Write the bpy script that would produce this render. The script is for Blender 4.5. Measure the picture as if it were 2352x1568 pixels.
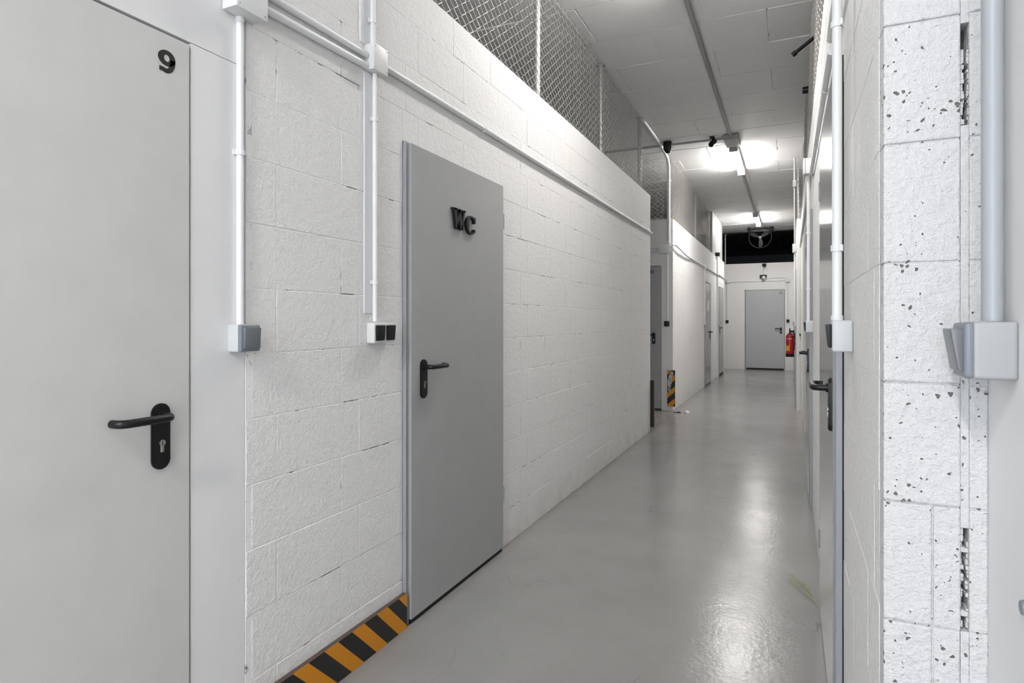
import bpy, bmesh, math, random
from mathutils import Vector, Matrix

random.seed(7)
for o in list(bpy.data.objects):
    bpy.data.objects.remove(o)
SC = bpy.context.scene
COL = SC.collection
PI = math.pi
R = math.radians

# ------------------------------------------------------------------ camera, world, daylight, exposure
YAW = 24.533
cam_d = bpy.data.cameras.new('camera')
cam_d.sensor_width = 36.0
cam_d.lens = 1400.0 / 2352.0 * 36.0
cam_d.shift_y = -(784 - 737) / 2352.0
cam_d.clip_start = 0.02
cam_d.clip_end = 100
cam = bpy.data.objects.new('camera', cam_d)
cam.location = (0, 0, 1.30)
cam.rotation_euler = (R(90), 0, R(YAW))
COL.objects.link(cam)
SC.camera = cam

w = bpy.data.worlds.new('world')
SC.world = w
w.use_nodes = True
w.node_tree.nodes['Background'].inputs[0].default_value = (0.55, 0.68, 0.9, 1)
w.node_tree.nodes['Background'].inputs[1].default_value = 0.25

def area(name, loc, rot, sx, sy, power, color):
    l = bpy.data.lights.new(name, 'AREA')
    l.shape = 'RECTANGLE'; l.size = sx; l.size_y = sy
    l.energy = power; l.color = color
    o = bpy.data.objects.new(name, l)
    o.location = loc; o.rotation_euler = rot
    COL.objects.link(o)
    return o
# daylight coming in through the entrance gate behind the camera
area('entrance_daylight', (-0.9, -3.35, 1.5), (R(90), 0, 0), 3.4, 2.6, 112, (0.90, 0.95, 1.0))
LAMP = 84.0          # watts are left to the renderer; each lamp is scaled by hand to balance the brightness           # strength of the fluorescent diffusers

SC.view_settings.view_transform = 'Standard'
SC.view_settings.look = 'None'
SC.view_settings.gamma = 1.0
SC.view_settings.exposure = 0.47
SC.view_settings.use_curve_mapping = False

CEIL = 3.72           # ceiling height
WT = 2.78             # top of the block walls
XL = -1.50            # face of the long left wall
XR = 0.143            # face of the right wall
YF = 17.6             # face of the end wall

# ------------------------------------------------------------------ materials
def mat(name):
    m = bpy.data.materials.new(name)
    m.use_nodes = True
    nt = m.node_tree
    return m, nt, nt.nodes['Principled BSDF']

def plain(name, col, rough=0.5, metal=0.0, spec=0.5, coat=0.0, bump=0.0, bscale=200):
    m, nt, b = mat(name)
    b.inputs['Base Color'].default_value = (*col, 1)
    b.inputs['Roughness'].default_value = rough
    b.inputs['Metallic'].default_value = metal
    b.inputs['Specular IOR Level'].default_value = spec
    g = nt.nodes.new('ShaderNodeNewGeometry')
    n = nt.nodes.new('ShaderNodeTexNoise')
    n.inputs['Scale'].default_value = 9
    n.inputs['Detail'].default_value = 4
    nt.links.new(g.outputs['Position'], n.inputs['Vector'])
    mx = nt.nodes.new('ShaderNodeMix'); mx.data_type = 'RGBA'
    mx.inputs[6].default_value = (*[c * 0.94 for c in col], 1)
    mx.inputs[7].default_value = (*[min(1, c * 1.05) for c in col], 1)
    nt.links.new(n.outputs['Fac'], mx.inputs[0])
    nt.links.new(mx.outputs[2], b.inputs['Base Color'])
    if bump:
        n2 = nt.nodes.new('ShaderNodeTexNoise'); n2.inputs['Scale'].default_value = bscale
        nt.links.new(g.outputs['Position'], n2.inputs['Vector'])
        bp = nt.nodes.new('ShaderNodeBump'); bp.inputs['Strength'].default_value = bump
        bp.inputs['Distance'].default_value = 0.002
        nt.links.new(n2.outputs['Fac'], bp.inputs['Height'])
        nt.links.new(bp.outputs['Normal'], b.inputs['Normal'])
    return m

def math_n(nt, op, a, b=None, clamp=False):
    n = nt.nodes.new('ShaderNodeMath'); n.operation = op; n.use_clamp = clamp
    for i, v in enumerate((a, b)):
        if v is None: continue
        if isinstance(v, (int, float)): n.inputs[i].default_value = v
        else: nt.links.new(v, n.inputs[i])
    return n.outputs[0]

def ramp(nt, src, p0, p1, c0=0.0, c1=1.0):
    n = nt.nodes.new('ShaderNodeMapRange'); n.clamp = True
    n.inputs[1].default_value = p0; n.inputs[2].default_value = p1
    n.inputs[3].default_value = c0; n.inputs[4].default_value = c1
    nt.links.new(src, n.inputs[0])
    return n.outputs[0]

def noise(nt, vec, scale, detail=4, rough=0.5, dist=0.0):
    n = nt.nodes.new('ShaderNodeTexNoise')
    n.inputs['Scale'].default_value = scale; n.inputs['Detail'].default_value = detail
    n.inputs['Roughness'].default_value = rough; n.inputs['Distortion'].default_value = dist
    nt.links.new(vec, n.inputs['Vector'])
    return n.outputs['Fac']

def block_paint(name, pit_lo, pit_hi, pit_scale=85, pit_max=0.24, col=(0.86, 0.855, 0.845), rough=0.55, grime=0.35, bstr=0.9):
    """thick white masonry paint over coarse concrete: grainy relief, open pores, soot near the floor"""
    m, nt, b = mat(name)
    g = nt.nodes.new('ShaderNodeNewGeometry')
    P = g.outputs['Position']
    big = noise(nt, P, 2.3, 3)
    med = noise(nt, P, 30, 3, 0.55)
    fine = noise(nt, P, 95, 4, 0.7)
    v = nt.nodes.new('ShaderNodeTexVoronoi'); v.inputs['Scale'].default_value = pit_scale
    v.inputs['Randomness'].default_value = 1.0
    wob = nt.nodes.new('ShaderNodeTexNoise'); wob.inputs['Scale'].default_value = 60
    nt.links.new(P, wob.inputs['Vector'])
    va = nt.nodes.new('ShaderNodeVectorMath'); va.operation = 'SCALE'; va.inputs[3].default_value = 0.018
    nt.links.new(wob.outputs['Color'], va.inputs[0])
    vb = nt.nodes.new('ShaderNodeVectorMath'); vb.operation = 'ADD'
    nt.links.new(P, vb.inputs[0]); nt.links.new(va.outputs[0], vb.inputs[1])
    nt.links.new(vb.outputs[0], v.inputs['Vector'])
    zone = noise(nt, P, 9, 3, 0.6)
    size = ramp(nt, zone, pit_lo, pit_hi, 0.0, pit_max)
    # only some cells carry a pore
    sep = nt.nodes.new('ShaderNodeSeparateColor'); nt.links.new(v.outputs['Color'], sep.inputs[0])
    pick = ramp(nt, sep.outputs[0], 0.45, 0.9)
    size = math_n(nt, 'MULTIPLY', size, pick)
    d = math_n(nt, 'SUBTRACT', v.outputs['Distance'], size)
    pit = ramp(nt, d, -0.05, 0.03, 1.0, 0.0)
    pit = math_n(nt, 'MULTIPLY', pit, ramp(nt, size, 0.03, 0.12))
    h = math_n(nt, 'ADD', math_n(nt, 'MULTIPLY', med, 0.8), math_n(nt, 'MULTIPLY', fine, 0.9))
    h = math_n(nt, 'SUBTRACT', h, math_n(nt, 'MULTIPLY', pit, 2.2))
    bp = nt.nodes.new('ShaderNodeBump'); bp.inputs['Strength'].default_value = bstr
    bp.inputs['Distance'].default_value = 0.008
    nt.links.new(h, bp.inputs['Height']); nt.links.new(bp.outputs['Normal'], b.inputs['Normal'])
    # colour: slight tone drift, dust at the bottom 30 cm, pores show the bare block
    mx = nt.nodes.new('ShaderNodeMix'); mx.data_type = 'RGBA'
    mx.inputs[6].default_value = (*[c * 0.93 for c in col], 1); mx.inputs[7].default_value = (*[min(1, c * 1.03) for c in col], 1)
    nt.links.new(math_n(nt, 'ADD', math_n(nt, 'MULTIPLY', big, 0.5), ramp(nt, fine, 0.35, 0.6, 0.0, 0.5)), mx.inputs[0])
    sx = nt.nodes.new('ShaderNodeSeparateXYZ'); nt.links.new(P, sx.inputs[0])
    low = ramp(nt, sx.outputs[2], 0.0, 0.28, 1.0, 0.0)
    low = math_n(nt, 'MULTIPLY', low, math_n(nt, 'MULTIPLY', ramp(nt, noise(nt, P, 6, 5, 0.6), 0.35, 0.75), grime))
    m2 = nt.nodes.new('ShaderNodeMix'); m2.data_type = 'RGBA'
    m2.inputs[7].default_value = (0.36, 0.30, 0.24, 1)
    nt.links.new(mx.outputs[2], m2.inputs[6]); nt.links.new(low, m2.inputs[0])
    m3 = nt.nodes.new('ShaderNodeMix'); m3.data_type = 'RGBA'
    m3.inputs[7].default_value = (0.07, 0.065, 0.06, 1)
    nt.links.new(m2.outputs[2], m3.inputs[6]); nt.links.new(math_n(nt, 'MULTIPLY', pit, 0.85), m3.inputs[0])
    nt.links.new(m3.outputs[2], b.inputs['Base Color'])
    b.inputs['Roughness'].default_value = rough
    b.inputs['Specular IOR Level'].default_value = 0.35
    return m

def joint_paint(name, lo, hi, scale=7):
    """joint filled with paint, opening to bare dark mortar in stretches"""
    m, nt, b = mat(name)
    g = nt.nodes.new('ShaderNodeNewGeometry'); P = g.outputs['Position']
    n = noise(nt, P, scale, 5, 0.65)
    f = ramp(nt, n, lo, hi)
    mx = nt.nodes.new('ShaderNodeMix'); mx.data_type = 'RGBA'
    mx.inputs[6].default_value = (0.84, 0.835, 0.825, 1); mx.inputs[7].default_value = (0.10, 0.09, 0.08, 1)
    nt.links.new(f, mx.inputs[0]); nt.links.new(mx.outputs[2], b.inputs['Base Color'])
    bp = nt.nodes.new('ShaderNodeBump'); bp.inputs['Strength'].default_value = 0.6; bp.inputs['Distance'].default_value = 0.003
    nt.links.new(noise(nt, P, 120, 4), bp.inputs['Height']); nt.links.new(bp.outputs['Normal'], b.inputs['Normal'])
    b.inputs['Roughness'].default_value = 0.7
    return m

def smooth_wall(name, col):
    m, nt, b = mat(name)
    g = nt.nodes.new('ShaderNodeNewGeometry'); P = g.outputs['Position']
    f = ramp(nt, noise(nt, P, 3.0, 6, 0.6), 0.3, 0.75)
    mx = nt.nodes.new('ShaderNodeMix'); mx.data_type = 'RGBA'
    mx.inputs[6].default_value = (*[c * 0.95 for c in col], 1); mx.inputs[7].default_value = (*col, 1)
    nt.links.new(f, mx.inputs[0]); 
    sp = ramp(nt, noise(nt, P, 26, 3, 0.5), 0.72, 0.78, 0.0, 0.22)
    m2 = nt.nodes.new('ShaderNodeMix'); m2.data_type = 'RGBA'; m2.inputs[7].default_value = (0.35, 0.33, 0.30, 1)
    nt.links.new(mx.outputs[2], m2.inputs[6]); nt.links.new(sp, m2.inputs[0])
    nt.links.new(m2.outputs[2], b.inputs['Base Color'])
    bp = nt.nodes.new('ShaderNodeBump'); bp.inputs['Strength'].default_value = 0.12; bp.inputs['Distance'].default_value = 0.004
    nt.links.new(noise(nt, P, 14, 5), bp.inputs['Height']); nt.links.new(bp.outputs['Normal'], b.inputs['Normal'])
    b.inputs['Roughness'].default_value = 0.5
    return m

def floor_mat():
    m, nt, b = mat('floor_paint')
    g = nt.nodes.new('ShaderNodeNewGeometry'); P = g.outputs['Position']
    big = noise(nt, P, 1.1, 5, 0.6)
    mx = nt.nodes.new('ShaderNodeMix'); mx.data_type = 'RGBA'
    mx.inputs[6].default_value = (0.235, 0.232, 0.226, 1); mx.inputs[7].default_value = (0.285, 0.284, 0.28, 1)
    nt.links.new(ramp(nt, big, 0.3, 0.7), mx.inputs[0])
    # hair cracks and drag marks: narrow bands where a stretched noise crosses its middle
    mp = nt.nodes.new('ShaderNodeMapping'); mp.inputs['Scale'].default_value = (1.6, 0.55, 1); mp.inputs['Rotation'].default_value = (0, 0, 0.5)
    nt.links.new(P, mp.inputs['Vector'])
    cr = noise(nt, mp.outputs[0], 1.4, 3, 0.45)
    band = math_n(nt, 'ABSOLUTE', math_n(nt, 'SUBTRACT', cr, 0.5))
    line = ramp(nt, band, 0.0, 0.0022, 1.0, 0.0)
    gate = ramp(nt, noise(nt, P, 2.6, 3), 0.5, 0.62)
    line = math_n(nt, 'MULTIPLY', line, math_n(nt, 'MULTIPLY', gate, 0.45))
    spk = ramp(nt, noise(nt, P, 95, 2), 0.76, 0.8, 0.0, 0.4)
    dirt = math_n(nt, 'MAXIMUM', line, spk)
    sx = nt.nodes.new('ShaderNodeSeparateXYZ'); nt.links.new(P, sx.inputs[0])
    # dust gathers along the foot of the left wall
    edge = ramp(nt, sx.outputs[0], -1.50, -1.41, 1.0, 0.0)
    edge = math_n(nt, 'MULTIPLY', math_n(nt, 'POWER', edge, 1.6), ramp(nt, noise(nt, P, 5, 5, 0.6), 0.3, 0.8, 0.15, 0.9))
    m2 = nt.nodes.new('ShaderNodeMix'); m2.data_type = 'RGBA'; m2.inputs[7].default_value = (0.15, 0.115, 0.09, 1)
    nt.links.new(mx.outputs[2], m2.inputs[6]); nt.links.new(math_n(nt, 'MULTIPLY', edge, 0.8), m2.inputs[0])
    m3 = nt.nodes.new('ShaderNodeMix'); m3.data_type = 'RGBA'; m3.inputs[7].default_value = (0.07, 0.065, 0.06, 1)
    nt.links.new(m2.outputs[2], m3.inputs[6]); nt.links.new(dirt, m3.inputs[0])
    nt.links.new(m3.outputs[2], b.inputs['Base Color'])
    rg = math_n(nt, 'ADD', ramp(nt, noise(nt, P, 7, 5, 0.6), 0.3, 0.7, 0.18, 0.22), 0.0)
    nt.links.new(rg, b.inputs['Roughness']); b.inputs['Specular IOR Level'].default_value = 0.28
    h = math_n(nt, 'ADD', math_n(nt, 'MULTIPLY', noise(nt, P, 3.5, 2), 1.6), math_n(nt, 'MULTIPLY', noise(nt, P, 48, 4, 0.6), 0.5))
    bp = nt.nodes.new('ShaderNodeBump'); bp.inputs['Strength'].default_value = 0.5; bp.inputs['Distance'].default_value = 0.004
    nt.links.new(h, bp.inputs['Height']); nt.links.new(bp.outputs['Normal'], b.inputs['Normal'])
    return m

def stripe_mat(name, vec, period, off, duty=0.48):
    """printed black and orange hazard stripes; vec gives the direction across the stripes in world space"""
    m, nt, b = mat(name)
    g = nt.nodes.new('ShaderNodeNewGeometry')
    d = nt.nodes.new('ShaderNodeVectorMath'); d.operation = 'DOT_PRODUCT'; d.inputs[1].default_value = vec
    nt.links.new(g.outputs['Position'], d.inputs[0])
    s = math_n(nt, 'FRACT', math_n(nt, 'ADD', math_n(nt, 'DIVIDE', math_n(nt, 'SUBTRACT', d.outputs['Value'], off), period), 100.0))
    f = math_n(nt, 'LESS_THAN', s, duty)
    scr = ramp(nt, noise(nt, g.outputs['Position'], 30, 5, 0.7), 0.62, 0.75, 0, 0.25)
    mx = nt.nodes.new('ShaderNodeMix'); mx.data_type = 'RGBA'
    mx.inputs[6].default_value = (0.012, 0.012, 0.012, 1); mx.inputs[7].default_value = (0.62, 0.24, 0.005, 1)
    nt.links.new(f, mx.inputs[0])
    m2 = nt.nodes.new('ShaderNodeMix'); m2.data_type = 'RGBA'; m2.inputs[7].default_value = (0.35, 0.18, 0.05, 1)
    nt.links.new(mx.outputs[2], m2.inputs[6]); nt.links.new(math_n(nt, 'MULTIPLY', scr, f), m2.inputs[0])
    nt.links.new(m2.outputs[2], b.inputs['Base Color'])
    b.inputs['Roughness'].default_value = 0.45
    return m

M = {}
M['block'] = block_paint('painted_block', 0.56, 0.85)
M['block_old'] = block_paint('painted_block_porous', 0.38, 0.62, 105, pit_max=0.36, grime=0.1, col=(0.68, 0.685, 0.695), bstr=0.9)
M['block_far'] = block_paint('painted_block_far', 0.7, 0.95, grime=0.25)
M['joint'] = joint_paint('painted_joint', 0.56, 0.62)
M['joint_clean'] = joint_paint('painted_joint_clean', 0.62, 0.68)
M['plaster'] = smooth_wall('painted_plaster', (0.80, 0.803, 0.81))
M['ceil'] = block_paint('painted_ceiling', 0.68, 0.9, col=(0.82, 0.82, 0.815), grime=0, bstr=0.4)
M['ceil_joint'] = joint_paint('ceiling_joint', 0.58, 0.64, 5)
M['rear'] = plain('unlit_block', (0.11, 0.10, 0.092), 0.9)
M['floor'] = floor_mat()
M['door_pale'] = plain('pale_grey_enamel', (0.60, 0.60, 0.585), 0.42, spec=0.4)
M['door_grey'] = plain('mid_grey_enamel', (0.375, 0.38, 0.38), 0.38, spec=0.4)
M['door_far'] = plain('blue_grey_enamel', (0.45, 0.46, 0.475), 0.38, spec=0.4)
M['door_gloss'] = plain('glossy_grey_enamel', (0.30, 0.305, 0.31), 0.16, spec=0.55, bump=0.03, bscale=8)
M['frame'] = plain('frame_grey_enamel', (0.34, 0.355, 0.38), 0.32)
M['black'] = plain('black_plastic', (0.010, 0.010, 0.011), 0.36, spec=0.28)
M['black_flat'] = plain('matt_black', (0.01, 0.01, 0.01), 0.7)
M['vinyl'] = plain('black_vinyl', (0.012, 0.012, 0.012), 0.4)
M['steel'] = plain('worn_steel', (0.62, 0.60, 0.57), 0.3, metal=1.0)
M['brass'] = plain('worn_brass', (0.30, 0.27, 0.16), 0.35, metal=1.0)
M['galv'] = plain('galvanised_tube', (0.52, 0.53, 0.52), 0.45, metal=0.6)
M['wire'] = plain('galvanised_wire', (0.60, 0.58, 0.55), 0.45, metal=0.35)
M['wire_silhouette'] = plain('silhouette_wire', (0.03, 0.03, 0.03), 0.6)  # silhouette against the end opening, put into the wire's colour
M['pvc'] = plain('white_pvc', (0.80, 0.81, 0.82), 0.35)
M['pvc_grey'] = plain('grey_pvc', (0.36, 0.385, 0.41), 0.35)
M['box'] = plain('light_grey_plastic', (0.56, 0.58, 0.595), 0.38)
M['box_fore'] = plain('mid_grey_plastic', (0.37, 0.385, 0.40), 0.4)
M['box_white'] = plain('white_plastic_box', (0.72, 0.73, 0.73), 0.4)
M['rim'] = plain('blue_grey_plastic', (0.20, 0.225, 0.26), 0.38)
M['rocker'] = plain('slate_plastic', (0.155, 0.165, 0.18), 0.30)
M['ring'] = plain('smoked_plastic', (0.035, 0.036, 0.038), 0.5)
M['red'] = plain('red_enamel', (0.42, 0.008, 0.012), 0.22)
M['yellow'] = plain('yellow_label', (0.62, 0.40, 0.03), 0.5)
M['paper'] = plain('white_paper', (0.75, 0.73, 0.70), 0.8)
M['brown'] = plain('brown_card', (0.09, 0.06, 0.05), 0.8)
M['grass'] = plain('yellow_green_straw', (0.36, 0.38, 0.17), 0.6)
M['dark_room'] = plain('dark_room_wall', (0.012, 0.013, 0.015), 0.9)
M['dark_panel'] = plain('dark_blue_panel', (0.10, 0.12, 0.16), 0.7)
M['lamp_base'] = plain('lamp_housing_grey', (0.36, 0.36, 0.36), 0.5)
M['hazard'] = stripe_mat('hazard_print_wall', (0, 1, 1), 0.148, 2.105)
M['hazard_pillar'] = stripe_mat('hazard_print_pillar', (-0.9, 0, 1), 0.17, 0.58 + 1.40, 0.46)
em = bpy.data.materials.new('lit_diffuser'); em.use_nodes = True
nt = em.node_tree; nt.nodes.clear()
e = nt.nodes.new('ShaderNodeEmission'); e.inputs[0].default_value = (1.0, 0.965, 0.93, 1); e.inputs[1].default_value = LAMP
oo = nt.nodes.new('ShaderNodeOutputMaterial'); nt.links.new(e.outputs[0], oo.inputs[0])
M['glow'] = em
def glow(k):
    m2 = em.copy(); m2.name = 'lit_diffuser_%d' % round(k * 100)
    for n in m2.node_tree.nodes:
        if n.type == 'EMISSION': n.inputs[1].default_value = LAMP * k
    return m2
gm, nt, b = mat('clear_blade')
b.inputs['Base Color'].default_value = (0.55, 0.57, 0.58, 1); b.inputs['Roughness'].default_value = 0.2
b.inputs['Alpha'].default_value = 0.05
M['clear'] = gm
sm, nt, b = mat('torn_sticker')
g = nt.nodes.new('ShaderNodeNewGeometry')
vv = nt.nodes.new('ShaderNodeTexNoise'); vv.inputs['Scale'].default_value = 38; vv.inputs['Detail'].default_value = 3
nt.links.new(g.outputs['Position'], vv.inputs['Vector'])
cr = nt.nodes.new('ShaderNodeValToRGB')
cr.color_ramp.elements[0].position = 0.38; cr.color_ramp.elements[0].color = (0.07, 0.06, 0.16, 1)
cr.color_ramp.elements[1].position = 0.52; cr.color_ramp.elements[1].color = (0.55, 0.62, 0.62, 1)
e3 = cr.color_ramp.elements.new(0.62); e3.color = (0.62, 0.48, 0.42, 1)
nt.links.new(vv.outputs['Fac'], cr.inputs[0]); nt.links.new(cr.outputs[0], b.inputs['Base Color'])
M['sticker'] = sm

# ------------------------------------------------------------------ geometry helpers
def bx(bm, x0, x1, y0, y1, z0, z1, bev=0.0, seg=2):
    t = bmesh.new()
    bmesh.ops.create_cube(t, size=1.0)
    for v in t.verts:
        v.co = Vector(((x0 + x1) / 2 + v.co.x * (x1 - x0), (y0 + y1) / 2 + v.co.y * (y1 - y0), (z0 + z1) / 2 + v.co.z * (z1 - z0)))
    if bev:
        bmesh.ops.bevel(t, geom=list(t.edges), offset=bev, segments=seg, affect='EDGES', profile=0.6)
    merge(bm, t)
    return bm

def merge(bm, t):
    me = bpy.data.meshes.new('tmp'); t.to_mesh(me); t.free()
    bm.from_mesh(me); bpy.data.meshes.remove(me)

def cyl(bm, p0, p1, r0, r1=None, n=20, cap=True):
    r1 = r0 if r1 is None else r1
    p0 = Vector(p0); p1 = Vector(p1); d = p1 - p0
    t = bmesh.new()
    bmesh.ops.create_cone(t, cap_ends=cap, segments=n, radius1=r0, radius2=r1, depth=d.length)
    q = d.to_track_quat('Z', 'Y').to_matrix().to_4x4()
    q.translation = (p0 + p1) / 2
    t.transform(q)
    merge(bm, t)
    return bm

def tube(bm, pts, r, n=14, caps=True):
    """round tube along a polyline with parallel-transported rings"""
    pts = [Vector(p) for p in pts]
    rs = r if isinstance(r, (list, tuple)) else [r] * len(pts)
    rings = []
    up = None
    for i, p in enumerate(pts):
        a = (pts[i] - pts[i - 1]).normalized() if i else (pts[1] - pts[0]).normalized()
        b_ = (pts[i + 1] - pts[i]).normalized() if i < len(pts) - 1 else a
        d = (a + b_).normalized()
        if up is None:
            up = Vector((0, 0, 1)) if abs(d.z) < 0.9 else Vector((1, 0, 0))
        s = d.cross(up).normalized(); up = s.cross(d).normalized()
        k = 1.0 / max(0.5, d.dot(b_))
        rings.append([bm.verts.new(p + (s * math.cos(2 * PI * j / n) * k + up * math.sin(2 * PI * j / n)) * rs[i]) for j in range(n)])
    for i in range(len(rings) - 1):
        for j in range(n):
            bm.faces.new((rings[i][j], rings[i][(j + 1) % n], rings[i + 1][(j + 1) % n], rings[i + 1][j]))
    if caps:
        bm.faces.new(list(reversed(rings[0]))); bm.faces.new(rings[-1])
    return bm

def arc(c, r, a0, a1, n, ax='xz'):
    out = []
    for i in range(n + 1):
        a = R(a0 + (a1 - a0) * i / n)
        u, v = r * math.cos(a), r * math.sin(a)
        out.append({'xz': (c[0] + u, c[1], c[2] + v), 'yz': (c[0], c[1] + u, c[2] + v), 'xy': (c[0] + u, c[1] + v, c[2])}[ax])
    return out

def prism(bm, poly, y0, y1, bev=0.0):
    """polygon in the xz plane pushed from y0 (front) to y1"""
    t = bmesh.new()
    f = t.faces.new([t.verts.new((x, y0, z)) for x, z in poly])
    r = bmesh.ops.extrude_face_region(t, geom=[f])
    for v in [g_ for g_ in r['geom'] if isinstance(g_, bmesh.types.BMVert)]:
        v.co.y = y1
    bmesh.ops.recalc_face_normals(t, faces=t.faces)
    if bev:
        bmesh.ops.bevel(t, geom=[e_ for e_ in t.edges if all(abs(v.co.y - y0) < 1e-6 for v in e_.verts)], offset=bev, segments=2, affect='EDGES')
    merge(bm, t)
    return bm

def new(): return bmesh.new()

def mesh(name, bm, m, smooth=False):
    bmesh.ops.recalc_face_normals(bm, faces=bm.faces)
    me = bpy.data.meshes.new(name)
    bm.to_mesh(me); bm.free()
    me.materials.append(m)
    if smooth:
        for p in me.polygons: p.use_smooth = True
        try: me.set_sharp_from_angle(angle=R(40))
        except Exception: pass
    return me

def obj(name, bm, m, parent=None, smooth=False):
    o = bpy.data.objects.new(name, mesh(name, bm, m, smooth))
    COL.objects.link(o)
    if parent: o.parent = parent
    return o

def tag(o, label, cat, group=None, kind=None):
    o['label'] = label; o['category'] = cat
    if group: o['group'] = group
    if kind: o['kind'] = kind
    return o

def root(name, loc, rz, label, cat, group=None, kind=None):
    o = bpy.data.objects.new(name, None)
    o.empty_display_size = 0.05
    o.location = loc; o.rotation_euler = (0, 0, rz)
    COL.objects.link(o)
    return tag(o, label, cat, group, kind)

LEFT, RIGHT, FAR = R(90), R(-90), 0.0   # local x runs to the right along the wall, the room is on local -y

# ------------------------------------------------------------------ block walls
BLK = {}
def block_mesh(L, H, depth, m, bev=0.0026):
    key = (round(L, 3), round(H, 3), depth, m.name, bev)
    if key not in BLK:
        bm = new()
        t = bmesh.new(); bmesh.ops.create_cube(t, size=1.0)
        for v in t.verts: v.co = Vector((v.co.x * L, v.co.y * depth + depth / 2, v.co.z * H))
        bmesh.ops.bevel(t, geom=[e_ for e_ in t.edges if all(v.co.y < 1e-6 for v in e_.verts)], offset=min(bev, L * 0.2), segments=2, affect='EDGES', profile=0.5)
        merge(bm, t)
        BLK[key] = mesh('block', bm, m)
    return BLK[key]

def block_wall(name, loc, rz, length, height, thick, label, openings=(), m=None, jm=None, phase=0.0, course=0.2, blen=0.41,
               gap=0.0022, jitter=0.0006, depth=0.02, joint_back=0.0014, bev=0.0026, skip=lambda k, a, b_: False, max_blocks=300):
    """a wall whose mortar bed is one mesh (with the door openings left out) and whose blocks are parts"""
    m = m or M['block']; jm = jm or M['joint']
    cut = sorted(openings)
    bm = new(); x = 0.0
    back = joint_back
    for a, b_, zt in cut:
        if a > x: bx(bm, x, a, back, thick, 0, height)
        if zt < height: bx(bm, a, b_, back, thick, zt, height)
        x = b_
    if x < length: bx(bm, x, length, back, thick, 0, height)
    me = mesh(name, bm, jm)
    o = bpy.data.objects.new(name, me); COL.objects.link(o)
    o.location = loc; o.rotation_euler = (0, 0, rz)
    tag(o, label, 'wall', kind='structure')
    n = 0
    k = 0
    z = 0.0
    while z < height - 0.02:
        h = min(course, height - z)
        off = phase + (0.0 if k % 2 == 0 else 0.31)
        x = off % blen - blen
        while x < length:
            a, b_ = max(0.0, x), min(length, x + blen)
            x += blen
            segs = [(a, b_)]
            for oa, ob, zt in cut:
                if zt > z + 0.05:
                    ns = []
                    for s, t in segs:
                        if t <= oa or s >= ob: ns.append((s, t)); continue
                        if z + h - zt > 0.03 and n < max_blocks:      # sliver left over the door head
                            p, q = max(s, oa), min(t, ob)
                            if q - p > 0.03:
                                c = bpy.data.objects.new('block', block_mesh(q - p - gap, z + h - zt - gap, depth, m, bev)); COL.objects.link(c)
                                c.parent = o; c.location = ((p + q) / 2, 0, (zt + z + h) / 2); n += 1
                        if s < oa: ns.append((s, oa))
                        if t > ob: ns.append((ob, t))
                    segs = ns
            for s, t in segs:
                if t - s < 0.03 or n >= max_blocks or skip(k, s, t): continue
                me = block_mesh(t - s - gap, h - gap, depth, m, bev)
                c = bpy.data.objects.new('block', me); COL.objects.link(c)
                c.parent = o
                c.location = ((s + t) / 2, random.uniform(-jitter, jitter), z + h / 2)
                c.rotation_euler = (random.uniform(-1, 1) * 0.0016, 0, random.uniform(-1, 1) * 0.0012)
                n += 1
        z += course; k += 1
    return o

# long left wall: from the plaster jamb of the first door to the side passage
Y0 = 1.345
wcA, wcB = 2.165 - Y0, 3.118 - Y0
block_wall('wall_left', (XL, Y0, 0), LEFT, 7.215 - Y0, WT, 0.19, 'long white painted block wall on the left with the WC door in it',
           openings=[(wcA, wcB, 2.068)], phase=1.466 - Y0 + 0.0)
# short return of that wall, turned to the side passage
# second left wall, beyond the side passage
block_wall('wall_left.001', (-1.545, 9.0, 0), LEFT, 5.75, WT, 0.18, 'white painted block wall on the left beyond the side passage',
           openings=[(3.50, 4.55, 2.09)], m=M['block_far'], jm=M['joint_clean'], phase=0.1)
# third, slightly proud piece with the last left-hand door
block_wall('wall_left.002', (-1.515, 14.78, 0), LEFT, 1.45, WT, 0.21, 'short bright end piece of the left wall holding its last narrow grey door',
           openings=[(0.10, 1.12, 2.11)], m=M['block_far'], jm=M['joint_clean'])
# wall facing the camera in the side passage, its right end is the striped corner pier
block_wall('wall_passage', (-4.3, 9.0, 0), FAR, 4.3 - 1.725, WT, 0.2, 'white block wall facing the camera in the side passage, holding door 31',
           openings=[(4.3 - 2.68, 4.3 - 1.725 - 0.0, 2.11)], m=M['block_far'], jm=M['joint_clean'])
block_wall('wall_passage.001', (-1.725, 8.998, 0), FAR, 0.178, WT, 0.2, 'narrow pale pier between door 31 and the corridor corner, striped board at its foot',
           m=M['block_far'], jm=M['joint_clean'])
# end wall
block_wall('wall_far', (-3.2, YF, 0), FAR, 3.6, 2.85, 0.2, 'white block wall closing the far end of the corridor, below the dark opening',
           openings=[(3.2 - 1.115, 3.2 - 0.125, 2.135)], m=M['block_far'], jm=M['joint_clean'])
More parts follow.
